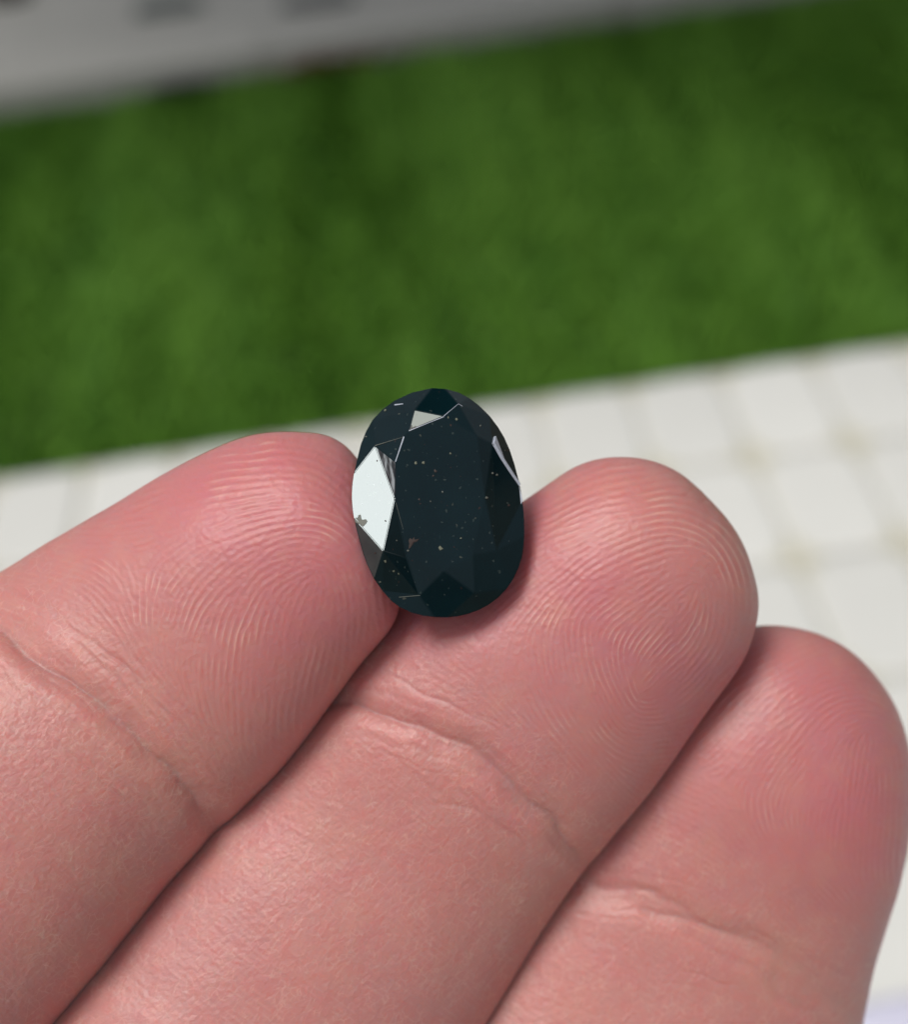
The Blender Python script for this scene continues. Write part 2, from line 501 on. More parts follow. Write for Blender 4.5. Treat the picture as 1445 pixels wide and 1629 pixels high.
link('trunk', limb_mesh([[(0, 0, 0, .13), (.05, -.02, H_ * .3, .10), (TX * .35, -.1, H_ * .7, .075), (TX * .8, -.15, H_ * .95, .05), (TX * 1.15, -.2, H_ * 1.02, .015)],
                         [(TX * .35, -.1, H_ * .68, .05), (TX * .6, -.5, H_ * .9, .035), (TX * .9, -.7, H_ * 1.0, .012)], [(TX * .3, -.08, H_ * .65, .05), (TX * .5, .3, H_ * .95, .03), (TX * .8, .5, H_ * 1.1, .012)]]), mt.m, tree)

# ------------------------------------------------------------------ the hand
PX = D / FPX                                   # metres per photo pixel at the stone
fingers = {
 'index': dict(
   apex=(592, 768),
   L=[(548, 711), (482, 689), (400, 692), (320, 724), (236, 771), (115, 843), (-40, 932), (-200, 1022), (-390, 1150), (-600, 1400), (-1250, 2080)],
   R=[(618, 825), (636, 905), (630, 985), (592, 1037), (533, 1112), (442, 1225), (332, 1342), (205, 1490), (50, 1680), (-140, 1900), (-800, 2500)],
   zc=-95, k=[(0, .80), (200, .82), (420, .80), (640, .735), (830, .76), (1200, .74), (2500, .8)],
   zt=[(0, 45), (140, 78), (320, 58), (650, 0), (1000, 20), (2500, 20)]),
 'middle': dict(
   apex=(1131, 796),
   L=[(1075, 749), (1003, 727), (930, 735), (868, 770), (806, 816), (730, 880), (602, 966), (505, 1058), (410, 1160), (310, 1266), (140, 1440), (-50, 1650), (-560, 2350)],
   R=[(1178, 856), (1206, 938), (1203, 995), (1184, 1052), (1140, 1118), (1086, 1192), (1002, 1297), (926, 1392), (856, 1495), (786, 1612), (676, 1790), (520, 2010), (-30, 2730)],
   zc=-172, k=[(0, .80), (200, .80), (420, .78), (640, .725), (850, .76), (1200, .74), (2500, .8)],
   zt=[(0, 45), (140, 85), (320, 62), (650, 10), (900, -45), (1300, -45), (2500, -20)]),
 'ring': dict(
   apex=(1403, 1086),
   L=[(1345, 1031), (1262, 1001), (1178, 1005), (1108, 1055), (1015, 1130), (940, 1216), (868, 1302), (797, 1388), (718, 1485), (625, 1615), (520, 1830), (60, 2650)],
   R=[(1437, 1152), (1452, 1232), (1450, 1308), (1440, 1375), (1424, 1440), (1403, 1510), (1382, 1595), (1362, 1690), (1335, 1800), (1285, 1930), (1180, 2130), (560, 3060)],
   zc=-330, k=[(0, .80), (200, .80), (420, .78), (600, .72), (800, .75), (1200, .74), (2500, .8)],
   zt=[(0, 30), (140, 66), (320, 45), (560, -15), (800, -75), (1300, -90), (2500, -40)]),
}
# ridge orientation read off the photograph: (x, y, angle in degrees, rising to the right is positive)
ORI = {
 'index': [(60,885,8),(170,850,10),(260,800,12),(400,740,5),(470,718,-6),(535,745,-32),(565,800,-58),(350,790,12),(430,810,14),(500,835,-8),(545,872,-55),
  (568,930,-86),(350,850,22),(430,880,28),(478,890,30),(522,897,-48),(300,880,30),(300,930,50),(380,940,48),(450,940,50),(490,948,72),(520,955,-82),(240,960,74),
  (300,1000,76),(370,1020,86),(430,1030,74),(500,1020,70),(550,1000,76),(460,1100,78),(400,1130,88),(210,940,-80),(180,930,-55),(110,910,-15),(50,930,-10),
  (100,970,-35),(180,1010,-50),(30,960,-25),(250,1100,-50),(350,1200,-62),(300,1250,-50),(100,1150,-45),(0,1080,-45),(200,1280,-48),(0,1250,-46),(150,1450,-42),(0,1500,-42),(600,900,85),(600,830,-75)],
 'middle': [(850,900,26),(770,960,26),(1010,834,12),(1085,838,-5),(1145,870,-42),(1163,925,-82),(1145,994,80),(1015,902,30),(1062,902,30),(970,935,30),(1098,915,5),(1120,920,-50),(1095,950,62),
  (1108,1017,55),(1085,1062,40),(1150,1060,50),(880,1058,-82),(902,1062,-80),(948,1085,-66),(970,1130,-58),(880,1145,-50),(800,1010,70),(840,960,40),(1050,780,5),(1120,810,-35),(1175,880,-65),(1195,950,-88),
  (930,770,30),(880,830,28),(650,1040,-30),(700,1100,-34),(780,1170,-40),(900,1250,-48),(620,1250,-38),(750,1400,-42),(500,1300,-40),(850,1480,-40),(400,1450,-40),(640,1560,-38),(1040,1160,10)],
 'ring': [(1234,1122,40),(1281,1098,35),(1328,1089,14),(1376,1103,-22),(1415,1136,-60),(1423,1193,-88),(1329,1170,60),(1352,1193,75),(1305,1217,64),(1376,1240,86),(1257,1240,58),(1390,1155,-5),(1375,1175,70),(1405,1180,-80),
  (1092,1288,-30),(1186,1359,-45),(1180,1180,42),(1240,1050,22),(1320,1040,0),(1300,1300,80),(1400,1330,80),(1250,1320,-70),(1300,1420,-45),(1050,1400,-28),(1150,1450,-30),(1300,1550,-35),(1100,1580,-30),(950,1550,-30)],
}
CREASE = {   # polyline, depth (px), half-width (px)
 'index': [([(-60,940),(0,994),(99,1074),(172,1128),(232,1190),(279,1237),(318,1282),(345,1330)], 15, 26), ([(-60,944),(0,998),(99,1076),(172,1130),(232,1192),(279,1240),(318,1285),(345,1335)], 5, 5),
           ([(172,1027),(258,1121),(327,1190)], 2.0, 5), ([(110,1010),(190,1085),(262,1160),(330,1240)], 2.0, 5), ([(200,1025),(300,1125),(380,1190)], 1.3, 4),
           ([(-20,1040),(120,1150),(240,1270),(290,1330)], 1.4, 7)],
 'middle': [([(520,1112),(619,1140),(674,1167),(743,1195),(797,1228),(834,1264),(889,1314),(940,1385)], 13, 26), ([(520,1118),(619,1142),(674,1168),(743,1192),(797,1222),(834,1259),(889,1309),(940,1380)], 4.5, 5),
            ([(760,1185),(830,1225),(900,1290)], 1.8, 5), ([(800,1245),(850,1300),(915,1370)], 2.4, 6), ([(560,1170),(660,1195),(760,1250)], 1.6, 8), ([(545,1090),(620,1100),(700,1140)], 1.6, 6)],
 'ring': [([(900,1395),(987,1420),(1054,1440),(1120,1470),(1177,1495),(1234,1525),(1300,1570),(1400,1650)], 10, 30), ([(930,1404),(987,1411),(1060,1422)], 3, 6),
          ([(1000,1444),(1054,1459),(1120,1473),(1177,1492),(1234,1515),(1285,1555)], 4, 7), ([(1080,1482),(1139,1515),(1205,1549),(1253,1587),(1319,1630)], 3.5, 8), ([(1240,1560),(1290,1600),(1340,1660)], 5, 14)],
}
STEP = 1.8
GS = 1.7     # ridge grid step, px

def make_ridges(name, rot=0.0, seed=31, gain=1.6, iters=9, pscale=1.0):
    """grow a ridge pattern along the orientation field by repeated oriented band-pass filtering"""
    o = np.array(ORI[name], float)
    x0, y0, x1, y1 = {'index': (-70, 610, 700, 1650), 'middle': (30, 660, 1260, 1650), 'ring': (720, 940, 1480, 1650)}[name]
    W = int((x1 - x0) / GS); H = int((y1 - y0) / GS)
    X, Y = np.meshgrid(x0 + GS * np.arange(W), y0 + GS * np.arange(H))
    c2 = np.zeros_like(X); s2 = np.zeros_like(X); wt = np.zeros_like(X)
    for (px, py, a) in o:
        d2 = (X - px) ** 2 + (Y - py) ** 2
        w = 1.0 / (d2 + 26.0 ** 2) ** 1.35
        c2 += w * math.cos(2 * math.radians(a)); s2 += w * math.sin(2 * math.radians(a)); wt += w
    c2 /= wt; s2 /= wt
    nrm = np.hypot(c2, s2) ** 0.6 + 1e-6; c2 /= nrm; s2 /= nrm
    ky_ = np.fft.fftfreq(H)[:, None]; kx_ = np.fft.rfftfreq(W)[None]
    gk = np.exp(-2 * (math.pi * 14 / GS) ** 2 * (kx_**2 + ky_**2))
    pad_ = lambda f: np.fft.irfft2(np.fft.rfft2(f) * gk, s=f.shape)
    c2, s2 = pad_(c2), pad_(s2)
    ccx, ccy, phi = {'index': (505, 912, 240), 'middle': (1106, 930, 222), 'ring': (1390, 1162, 255)}[name]
    rr_ = np.hypot(X - ccx, Y - ccy); wc = np.exp(-(rr_ / 75) ** 2)
    a2 = math.radians(phi) + np.arctan2(-(Y - ccy), X - ccx)
    mg = np.hypot(c2, s2) + 1e-9
    c2 = (1 - wc) * c2 / mg + wc * np.cos(a2); s2 = (1 - wc) * s2 / mg + wc * np.sin(a2); wt = np.ones_like(wt)
    wob = 0.06 * smooth_field(X.shape, 14, 21)
    ang = 0.5 * np.arctan2(s2, c2) + wob + rot
    conf = np.hypot(c2, s2) / wt
    # ridge normal in image rows (y down): direction (cos, -sin) -> normal (sin, cos)
    NO = 18
    ky = np.fft.fftfreq(H, GS)[:, None]; kx = np.fft.rfftfreq(W, GS)[None]
    per = (10.6 if name == 'index' else 9.2) + 0.8 * smooth_field(X.shape, 40, 22)
    per = per * pscale
    pers = [8.2, 9.6, 11.4]
    bank = []
    for p in pers:
        for k in range(NO):
            a = math.pi * k / NO
            nx, ny = math.sin(a), math.cos(a)
            k0 = 1.0 / p
            sg = 0.022
            def lobe(s):
                u = kx * nx + ky * ny - s * k0; v = -kx * ny + ky * nx
                return np.exp(-(u * u + v * v * 1.6) / (2 * sg * sg))
            bank.append(lobe(1) + lobe(-1))
    kk = ((ang % math.pi) / math.pi * NO)
    i0 = np.floor(kk).astype(int) % NO; fr = kk - np.floor(kk); i1 = (i0 + 1) % NO
    pi = np.clip(np.interp(per, pers, np.arange(len(pers))), 0, len(pers) - 1.001)
    p0 = np.floor(pi).astype(int); pf = pi - p0
    img = np.random.default_rng(seed + len(name)).standard_normal(X.shape)
    for it in range(iters):
        Fq = np.fft.rfft2(img)
        acc = np.zeros_like(img)
        for pk in range(len(pers)):
            wp = np.where(p0 == pk, 1 - pf, 0) + np.where(p0 + 1 == pk, pf, 0)
            for k in range(NO):
                w = np.where(i0 == k, 1 - fr, 0) + np.where(i1 == k, fr, 0)
                w = w * wp
                if w.max() == 0: continue
                acc += w * np.fft.irfft2(Fq * bank[pk * NO + k], s=img.shape)
        acc /= acc.std() + 1e-9
        img = np.tanh(gain * acc)
    return img, x0, y0

NZ = 1024
lump = [smooth_field((NZ, NZ), sg, 40 + k) for k, sg in enumerate((30, 14, 60, 40))]
fine = [smooth_field((NZ, NZ), sg, 50 + k) for k, sg in enumerate((1.2, 2.6, 5.0))]
def nz(g, x, y, sc, off):
    return bil(g, ((x / sc + off) % (NZ - 2)), ((y / sc + off * 1.7) % (NZ - 2)))

def super_cols(ratio, n_exp, ncol):
    th = np.linspace(-0.12, math.pi + 0.12, 6000)
    c, s_ = np.cos(th), np.sin(th)
    x = -np.sign(c) * np.abs(c) ** (2 / n_exp); y = np.sign(s_) * np.abs(s_) ** (2 / n_exp)
    arc = np.concatenate([[0], np.cumsum(np.hypot(np.diff(x), ratio * np.diff(y)))])
    q = np.interp(np.linspace(0, arc[-1], ncol), arc, th)
    back = np.linspace(math.pi + 0.12, 2 * math.pi - 0.12, 30)[1:-1]
    q = np.concatenate([q, back])
    c, s_ = np.cos(q), np.sin(q)
    return -np.sign(c) * np.abs(c) ** (2 / n_exp), np.sign(s_) * np.abs(s_) ** (2 / n_exp)

VV, QQ, TT, A_ridge, A_uv, A_mask, A_col, A_crs = [], [], [], [], [], [], [], []
nv = 0
def add_grid(P, wrap=True, cap0=False, cap1=False, ridge=None, uv=None, mask=None, col=None, crs=None):
    """P: rows x cols x 3 camera-space points"""
    global nv
    r, c = P.shape[:2]
    idx = np.arange(r * c).reshape(r, c) + nv
    if wrap: a, b = idx, np.roll(idx, -1, 1)
    else: a, b = idx[:, :-1], idx[:, 1:]
    QQ.append(np.stack([a[:-1], b[:-1], b[1:], a[1:]], -1).reshape(-1, 4))
    VV.append(P.reshape(-1, 3)); nv += r * c
    z = np.zeros(r * c)
    A_ridge.append(z if ridge is None else ridge.ravel()); A_mask.append(z if mask is None else mask.ravel())
    A_uv.append(np.zeros((r * c, 3)) if uv is None else uv.reshape(-1, 3))
    A_crs.append(z if crs is None else crs.ravel())
    A_col.append(np.zeros((r * c, 4)) if col is None else col.reshape(-1, 4))
    for on, row in ((cap0, 0), (cap1, -1)):
        if on:
            VV.append(P[row].mean(0)[None]); ci = nv; nv += 1
            ring = idx[row]; nx = np.roll(ring, -1)
            TT.append(np.stack([np.full(c, ci), nx, ring] if row == 0 else [np.full(c, ci), ring, nx], -1))
            A_ridge.append(np.zeros(1)); A_mask.append(np.zeros(1)); A_uv.append(np.zeros((1, 3))); A_col.append(np.zeros((1, 4))); A_crs.append(np.zeros(1))

def grid_normals(P):
    dr = np.gradient(P, axis=0)
    dc = np.roll(P, -1, 1) - np.roll(P, 1, 1)
    n = np.cross(dc, dr)
    n /= np.linalg.norm(n, axis=-1, keepdims=True) + 1e-12
    return n

FI = {}
for fi, (name, fg) in enumerate(fingers.items()):
    L = np.array(fg['L'], float); R = np.array(fg['R'], float); A = np.array(fg['apex'], float)
    Lp = np.vstack([A, L]); Rp = np.vstack([A, R])
    tau = np.concatenate([[0], np.cumsum((np.linalg.norm(np.diff(Lp, axis=0), axis=1) + np.linalg.norm(np.diff(Rp, axis=0), axis=1)) / 2)])
    kn = np.concatenate([-tau[:0:-1], tau]); pt = np.vstack([Lp[:0:-1], Rp])
    # rows: dense where the camera sees them, coarse out of frame
    vis = 1150.0 if name == 'index' else (1330.0 if name == 'middle' else 1000.0)
    rows = np.concatenate([[0.4], np.arange(1.8, vis, STEP), np.arange(vis, tau[-1], 30.0), [tau[-1]]])
    Lq = spline(kn, pt, -rows); Rq = spline(kn, pt, rows)
    M = (Lq + Rq) / 2; Hh = (Rq - Lq) / 2
    hw = np.linalg.norm(Hh, axis=1)
    kr = np.interp(rows, *zip(*fg['k']))
    ks = np.ones(61) / 61
    kr[:700] = np.convolve(np.pad(kr, 30, 'edge'), ks, 'same')[30:-30][:700]
    zt = np.interp(rows, *zip(*fg['zt'])); zt = np.convolve(np.pad(zt, 40, 'edge'), np.ones(81) / 81, 'same')[40:-40] if len(rows) > 90 else zt
    cx, cz = super_cols(0.78, 2.15, 330)
    px = M[:, 0:1] + Hh[:, 0:1] * cx[None]; py = M[:, 1:2] + Hh[:, 1:2] * cx[None]
    zz = fg['zc'] + zt[:, None] + (hw * kr)[:, None] * cz[None] * np.where(cz > 0, 1.0, 0.92)[None]
    P = cam_pts(px, py, zz * PX)
    N = grid_normals(P)
    # make sure normals point outwards
    if (N[200, 165] @ np.array([0, 0, 1])) < 0: N = -N
    face = np.clip(N[..., 2], 0, 1)                         # how far the skin faces the palm side
    palmar = np.clip((cz[None] + 0.05) / 0.5, 0, 1) * np.ones_like(px)
    disp = np.zeros_like(px)
    # soft unevenness of flesh
    disp += 1.6 * nz(lump[0], px, py, 2.0, 100 + 90 * fi) + 0.35 * nz(lump[1], px, py, 1.6, 60 + 70 * fi)
    # creases
    wobx = 4.0 * nz(fine[2], px, py, 4.0, 10); woby = 4.0 * nz(fine[2], px, py, 4.0, 300)
    crease_m = np.zeros_like(px)
    rc = np.random.default_rng(90 + fi)
    folds = list(CREASE[name])
    main = np.array(CREASE[name][0][0], float)
    tn = np.gradient(main, axis=0); tn /= np.linalg.norm(tn, axis=1, keepdims=True)
    nn = np.stack([-tn[:, 1], tn[:, 0]], -1)
    for k_ in range(13):
        off = rc.normal(0, 48); a_ = rc.uniform(0, .55); b_ = a_ + rc.uniform(.25, .45); sl = rc.uniform(-26, 26)
        q_ = np.linspace(a_, min(b_, 1.0), 6); kk_ = q_ * (len(main) - 1)
        c_ = np.stack([np.interp(kk_, np.arange(len(main)), (main + nn * off)[:, d_]) for d_ in (0, 1)], -1)
        c_ += np.stack([np.interp(kk_, np.arange(len(main)), nn[:, d_]) for d_ in (0, 1)], -1) * (sl * (q_ - q_.mean()) / .3)[:, None]
        folds.append((c_, rc.uniform(.6, 1.6), rc.uniform(2.5, 5)))
    for (poly, dep, hwid) in folds:
        if hwid > 15: hwid *= 0.62; dep *= 0.74
        else: dep *= 0.8; hwid *= 0.8
        d, fr = poly_dist(px + wobx, py + woby, poly)
        env = np.clip(np.minimum(fr, 1 - fr) / 0.12, 0.0, 1) if hwid < 9 and dep < 4.4 else 1.0
        g = np.exp(-0.5 * (d / hwid) ** 2) * env * palmar
        disp -= dep * g
        if hwid > 15:
            disp += 0.10 * dep * np.exp(-0.5 * ((d - 2.4 * hwid) / (1.1 * hwid)) ** 2) * palmar
            crease_m = np.maximum(crease_m, np.exp(-0.5 * (d / 40) ** 2) * palmar)
    # papillary ridges
    img, x0, y0 = make_ridges(name)
    rid = bil(img, (px - x0) / GS, (py - y0) / GS)
    inside = (px > x0 + 4) & (py > y0 + 4) & (px < x0 + GS * (img.shape[1] - 3)) & (py < y0 + GS * (img.shape[0] - 3))
    img2, _, _ = make_ridges(name, math.radians(84), 77, 1.2, 5, 1.22)
    crs = bil(img2, (px - x0) / GS, (py - y0) / GS)
    pad_len = {'index': 560, 'middle': 560, 'ring': 480}[name]
    rr = rows[:, None] * np.ones_like(px)
    pad = 1 - np.clip((rr - pad_len * 0.86) / (pad_len * 0.32), 0, 1)
    amp = (0.30 + 0.70 * pad) * palmar * inside * np.clip((face - 0.10) / 0.35, 0, 1)
    amp *= np.clip(rows[:, None] / 60, 0, 1)
    blot = nz(lump[1], px, py, 1.5, 400 + 33 * fi)
    amp *= np.clip(0.92 + 0.22 * nz(fine[2], px, py, 2.0, 33 + 20 * fi), 0.25, 1.4)
    amp *= np.clip(0.85 + 0.20 * blot, 0.4, 1.15)
    if name == 'ring': amp *= 0.8
    disp += 0.30 * rid * amp
    patch = np.clip(0.55 + 0.45 * nz(lump[1], px, py, 1.4, 820 + 41 * fi), 0.05, 1)
    cam_ = (1 - pad) * palmar * inside * np.clip((face - 0.10) / 0.35, 0, 1) * patch
    crs = crs * cam_
    disp -= 0.10 * np.clip(crs, 0, 1)
    # fine grain
    disp += (0.16 * nz(fine[0], px, py, 1.6, 5 + fi) + 0.13 * nz(fine[1], px, py, 1.6, 80 + fi)) * palmar * inside
    P = P + N * (disp * PX)[..., None]
    # finger coordinates (mm) for the skin shader
    u = cx[None] * hw[:, None] * PX * 1000 * 1.2; v_ = rows[:, None] * PX * 1000 * np.ones_like(px)
    uv = np.stack([u * np.ones_like(px), v_, np.full_like(px, fi * 7.0)], -1)
    # skin tone weights: r = blood flush of the pad, g = pale/yellow by the joint, b = mauve, a = dryness of ridge tops
    flush = np.exp(-((rr - 0.50 * pad_len) / (0.42 * pad_len)) ** 2) * (0.75 + 0.25 * nz(lump[0], px, py, 2.4, 500 + fi * 50))
    pale = crease_m * 0.4 + 0.35 * np.clip(nz(lump[3], px, py, 2.2, 200 + 61 * fi), 0, 2) + 0.35 * np.clip((rr - pad_len * 1.15) / 300, 0, 1)
    mauve = np.clip(0.5 * nz(lump[0], px, py, 2.0, 700 + 45 * fi) + 0.1, 0, 1) + 0.15 * crease_m
    dry = np.clip(0.4 + 0.7 * nz(lump[1], px, py, 2.0, 620 + 77 * fi), 0, 1)
    if name == 'index':
        dry = np.maximum(dry, 1.1 * np.exp(-(((px - 350) / 110) ** 2 + ((py - 1000) / 70) ** 2)))
    dst = np.hypot((px - 700) / 150, (py - 805) / 196)
    flush = np.maximum(flush, 1.0 * np.exp(-np.clip((dst - 1.0) / 0.28, 0, 9) ** 2))
    col = np.stack([np.clip(flush, 0, 1), np.clip(pale, 0, 1), np.clip(mauve, 0, 1), np.clip(dry, 0, 1)], -1)
    FI[name] = (P, px, py)
    add_grid(P[:, ::-1], ridge=(rid * amp)[:, ::-1], uv=uv[:, ::-1], mask=(pad * palmar)[:, ::-1], crs=crs[:, ::-1], col=col[:, ::-1], cap0=True)

def tube(pts, nseg=40, rows=40):
    """off-frame parts of the hand: pts = (px, py, z px, half width, half thickness, lateral angle)"""
    p = np.array(pts, float); k = np.arange(len(p))
    q = spline(k, p, np.linspace(0, len(p) - 1, rows))
    th = np.linspace(0, 2 * math.pi, nseg, endpoint=False)
    out = np.zeros((rows, nseg, 3))
    for i, (x, y, z, w, h, a) in enumerate(q):
        la = math.radians(a)
        c_, s_ = np.sign(np.cos(th)) * np.abs(np.cos(th)) ** .9, np.sign(np.sin(th)) * np.abs(np.sin(th)) ** .9
        out[i] = cam_pts(x + math.cos(la) * w * c_, y + math.sin(la) * w * c_, (z + h * s_) * PX)
    add_grid(out[:, ::-1], cap0=True, cap1=True)
# palm, wrist and forearm
tube([(-130, 2520, -170, 900, 230, 38), (-300, 2760, -180, 1080, 330, 38), (-700, 3300, -190, 1120, 400, 37), (-1150, 3900, -200, 1000, 400, 36), (-1600, 4500, -220, 760, 420, 36),
      (-2200, 5300, -260, 760, 480, 36), (-3200, 6700, -300, 900, 620, 36)], 56, 60)
# little finger, curled away below the frame
tube([(1560, 1990, -520, 40, 40, 20), (1550, 2020, -510, 170, 150, 20), (1500, 2150, -480, 225, 190, 22), (1380, 2420, -420, 235, 200, 28), (1150, 2750, -330, 240, 215, 32), (820, 3050, -250, 270, 240, 36)], 36, 40)
# thumb, folded out of view at the left
tube([(-1790, 2620, 10, 40, 40, 60), (-1780, 2650, 10, 210, 180, 60), (-1720, 2800, 0, 290, 240, 58), (-1600, 3100, -60, 270, 240, 55), (-1380, 3400, -140, 320, 300, 50), (-1100, 3700, -200, 420, 330, 45)], 36, 40)

V = np.concatenate(VV)
base_c = cam_pts(np.array(-130.0), np.array(2520.0), np.array(-170 * PX))
Vw = to_world(V); Ow = to_world(base_c)
me = mesh_np('hand', Vw - Ow, np.concatenate(QQ), np.concatenate(TT))
for nm, arr, typ, key in (('ridge', np.concatenate(A_ridge), 'FLOAT', 'value'), ('cross', np.concatenate(A_crs), 'FLOAT', 'value'), ('pad', np.concatenate(A_mask), 'FLOAT', 'value'),
                          ('skin_uv', np.concatenate(A_uv), 'FLOAT_VECTOR', 'vector'), ('tone', np.concatenate(A_col), 'FLOAT_COLOR', 'color')):
    at = me.attributes.new(nm, typ, 'POINT')
    at.data.foreach_set(key, np.ascontiguousarray(arr, np.float32).ravel())

mt = NT('skin')
ridge = mt.attr('ridge'); pad = mt.attr('pad'); uv = mt.attr('skin_uv', 1)
tone = mt.n('ShaderNodeSeparateColor', None, 0, Color=mt.attr('tone', 0)); ts = mt.t.nodes[-1]
if ts.bl_idname != 'ShaderNodeSeparateColor': ts = [n_ for n_ in mt.t.nodes if n_.bl_idname == 'ShaderNodeSeparateColor'][-1]
flush, pale, mauve = ts.outputs[0], ts.outputs[1], ts.outputs[2]
dry = mt.attr('tone', 3)
col = mt.mix(flush, (0.568, 0.252, 0.238), (0.586, 0.200, 0.226))
col = mt.mix(mt.math('MULTIPLY', pale, 0.75), col, (0.592, 0.295, 0.249))
col = mt.mix(mt.math('MULTIPLY', mauve, 0.26), col, (0.479, 0.231, 0.261))
blotch = mt.noise(uv, 0.9, 3, .6)
col = mt.mix(mt.ramp(blotch, 0.35, 0.7, 0, 0.42), col, (0.609, 0.213, 0.196))
col = mt.mix(mt.ramp(mt.noise(uv, 0.33, 4, .6), 0.46, 0.70, 0, 0.30), col, (0.62, 0.305, 0.245))
col = mt.mix(mt.ramp(mt.noise(mt.vmath('ADD', uv, (31, 7, 3)), 0.28, 4, .6), 0.5, 0.72, 0, 0.45), col, (0.56, 0.205, 0.215))
# furrows redder, dry ridge tops paler
col = mt.mix(mt.math('MULTIPLY', mt.ramp(ridge, -0.2, -0.9, 0, 1), 0.24), col, (0.55, 0.17, 0.16))
top = mt.math('MULTIPLY', mt.ramp(ridge, 0.35, 0.95, 0, 1), mt.ramp(dry, 0.3, 1.1, 0.03, 0.30))
col = mt.mix(top, col, (0.80, 0.58, 0.48))
# cross-hatched fine lines on the middle phalanx
cross = mt.attr('cross')
offp = mt.ramp(pad, 0.0, 0.8, 1, 0)
rl = mt.math('MULTIPLY', mt.ramp(ridge, 0.12, 0.28, 0, 0.7), offp)
hm = mt.math('MULTIPLY', mt.math('MAXIMUM', mt.ramp(cross, 0.35, 0.9, 0, 1), rl), mt.ramp(mt.noise(uv, 1.6, 3), 0.40, 0.62, 0.10, 1))
col = mt.mix(mt.math('MULTIPLY', hm, 0.15), col, (0.74, 0.53, 0.45))
skc = mt.vmath('ADD', mt.vmath('MULTIPLY', uv, (1.15, 0.75, 1)), mt.n('ShaderNodeTexNoise', None, 1, Vector=uv, Scale=0.9, Detail=2.0))
edge_ = mt.n('ShaderNodeTexVoronoi', {'feature': 'DISTANCE_TO_EDGE'}, 0, Vector=skc, Scale=1.7)
net = mt.math('MULTIPLY', mt.math('MULTIPLY', mt.ramp(edge_, 0.0, 0.075, 1, 0), offp), mt.ramp(mt.noise(uv, 0.7, 3), 0.40, 0.62, 0.08, 1))
col = mt.mix(mt.math('MULTIPLY', net, 0.26), col, (0.76, 0.52, 0.44))
mt.set(mt.b.inputs['Base Color'], col)
b = mt.b
b.inputs['Subsurface Weight'].default_value = 0.9
b.inputs['Subsurface Radius'].default_value = (1.6, 0.32, 0.20)
b.inputs['Subsurface Scale'].default_value = 0.0014
b.inputs['Specular IOR Level'].default_value = 0.54
rgh = mt.math('ADD', 0.36, mt.math('MULTIPLY', mt.noise(uv, 3.0, 2), 0.18))
mt.set(b.inputs['Roughness'], rgh)
wv = mt.n('ShaderNodeTexNoise', None, 1, Vector=uv, Scale=1.1, Detail=2.0)
cells = mt.n('ShaderNodeTexVoronoi', {'feature': 'F1'}, 0, Vector=mt.vmath('ADD', mt.vmath('MULTIPLY', uv, (1.25, 0.85, 1)), wv), Scale=2.3)
cells2 = mt.n('ShaderNodeTexVoronoi', {'feature': 'F1'}, 0, Vector=uv, Scale=4.6)
ch = mt.math('MULTIPLY', mt.math('ADD', mt.math('MULTIPLY', cells, -1.0), mt.math('MULTIPLY', cells2, -0.35)), offp)
h = mt.math('ADD', mt.math('MULTIPLY', mt.noise(uv, 9.0, 3), 0.45), mt.math('MULTIPLY', ch, 0.75))
mt.set(b.inputs['Normal'], mt.bump(h, 0.55, 0.00006))
hand = link('hand', me, mt.m)
hand.location = Ow
tag(hand, 'open bare hand, its pink fingertips touching and carrying the dark stone', 'hand')

# ------------------------------------------------------------------ the gemstone
def zc_(x, y): return 520 + x / 3.703, 580 + y / 3.703
def gem_xy(p): return np.array(zc_(*p))
Pt = dict(P0=(400, 790), P0b=(405, 575), P1a=(455, 425), P1b=(485, 388), P2=(690, 303), P3=(885, 420), P4=(932, 780), P5=(860, 1120), P6=(690, 1215), P7=(470, 1140))
St = dict(S01=(285, 480), S12=(517, 268), S23=(775, 230), S34=(975, 465), S45=(1000, 1095), S56=(870, 1345), S67=(545, 1360), S70=(332, 1098))
girdle_z = [(620,138),(500,165),(400,212),(330,262),(270,325),(230,395),(200,470),(178,560),(160,640),(150,710),(147,780),(152,850),(160,905),(172,960),(190,1030),(212,1110),(240,1185),(280,1265),(330,1335),(380,1392),(435,1432),(500,1462),(565,1479),(635,1488),(705,1490),(765,1484),(825,1471),(890,1449),(950,1418),(1010,1374),(1060,1322),(1100,1262),(1130,1200),(1150,1140),(1160,1080),(1165,1010),(1165,940),(1161,870),(1154,800),(1144,740),(1130,675),(1108,590),(1080,505),(1047,430),(1010,368),(960,302),(900,243),(840,197),(775,163),(700,143)]
GI = {p: i for i, p in enumerate(girdle_z)}
NG = len(girdle_z)
# depth (px) of the table plane: it leans to the right and a little down
GX, GY, TZ = -0.09, 0.05, 48.0
def table_z(p):
    q = gem_xy(p); return TZ + GX * (q[0] - 697) - GY * (q[1] - 800)
verts, faces = [], []
def vadd(p, z):
    q = gem_xy(p); verts.append((q[0], q[1], z)); return len(verts) - 1
pid = {k: vadd(p, table_z(p)) for k, p in Pt.items()}
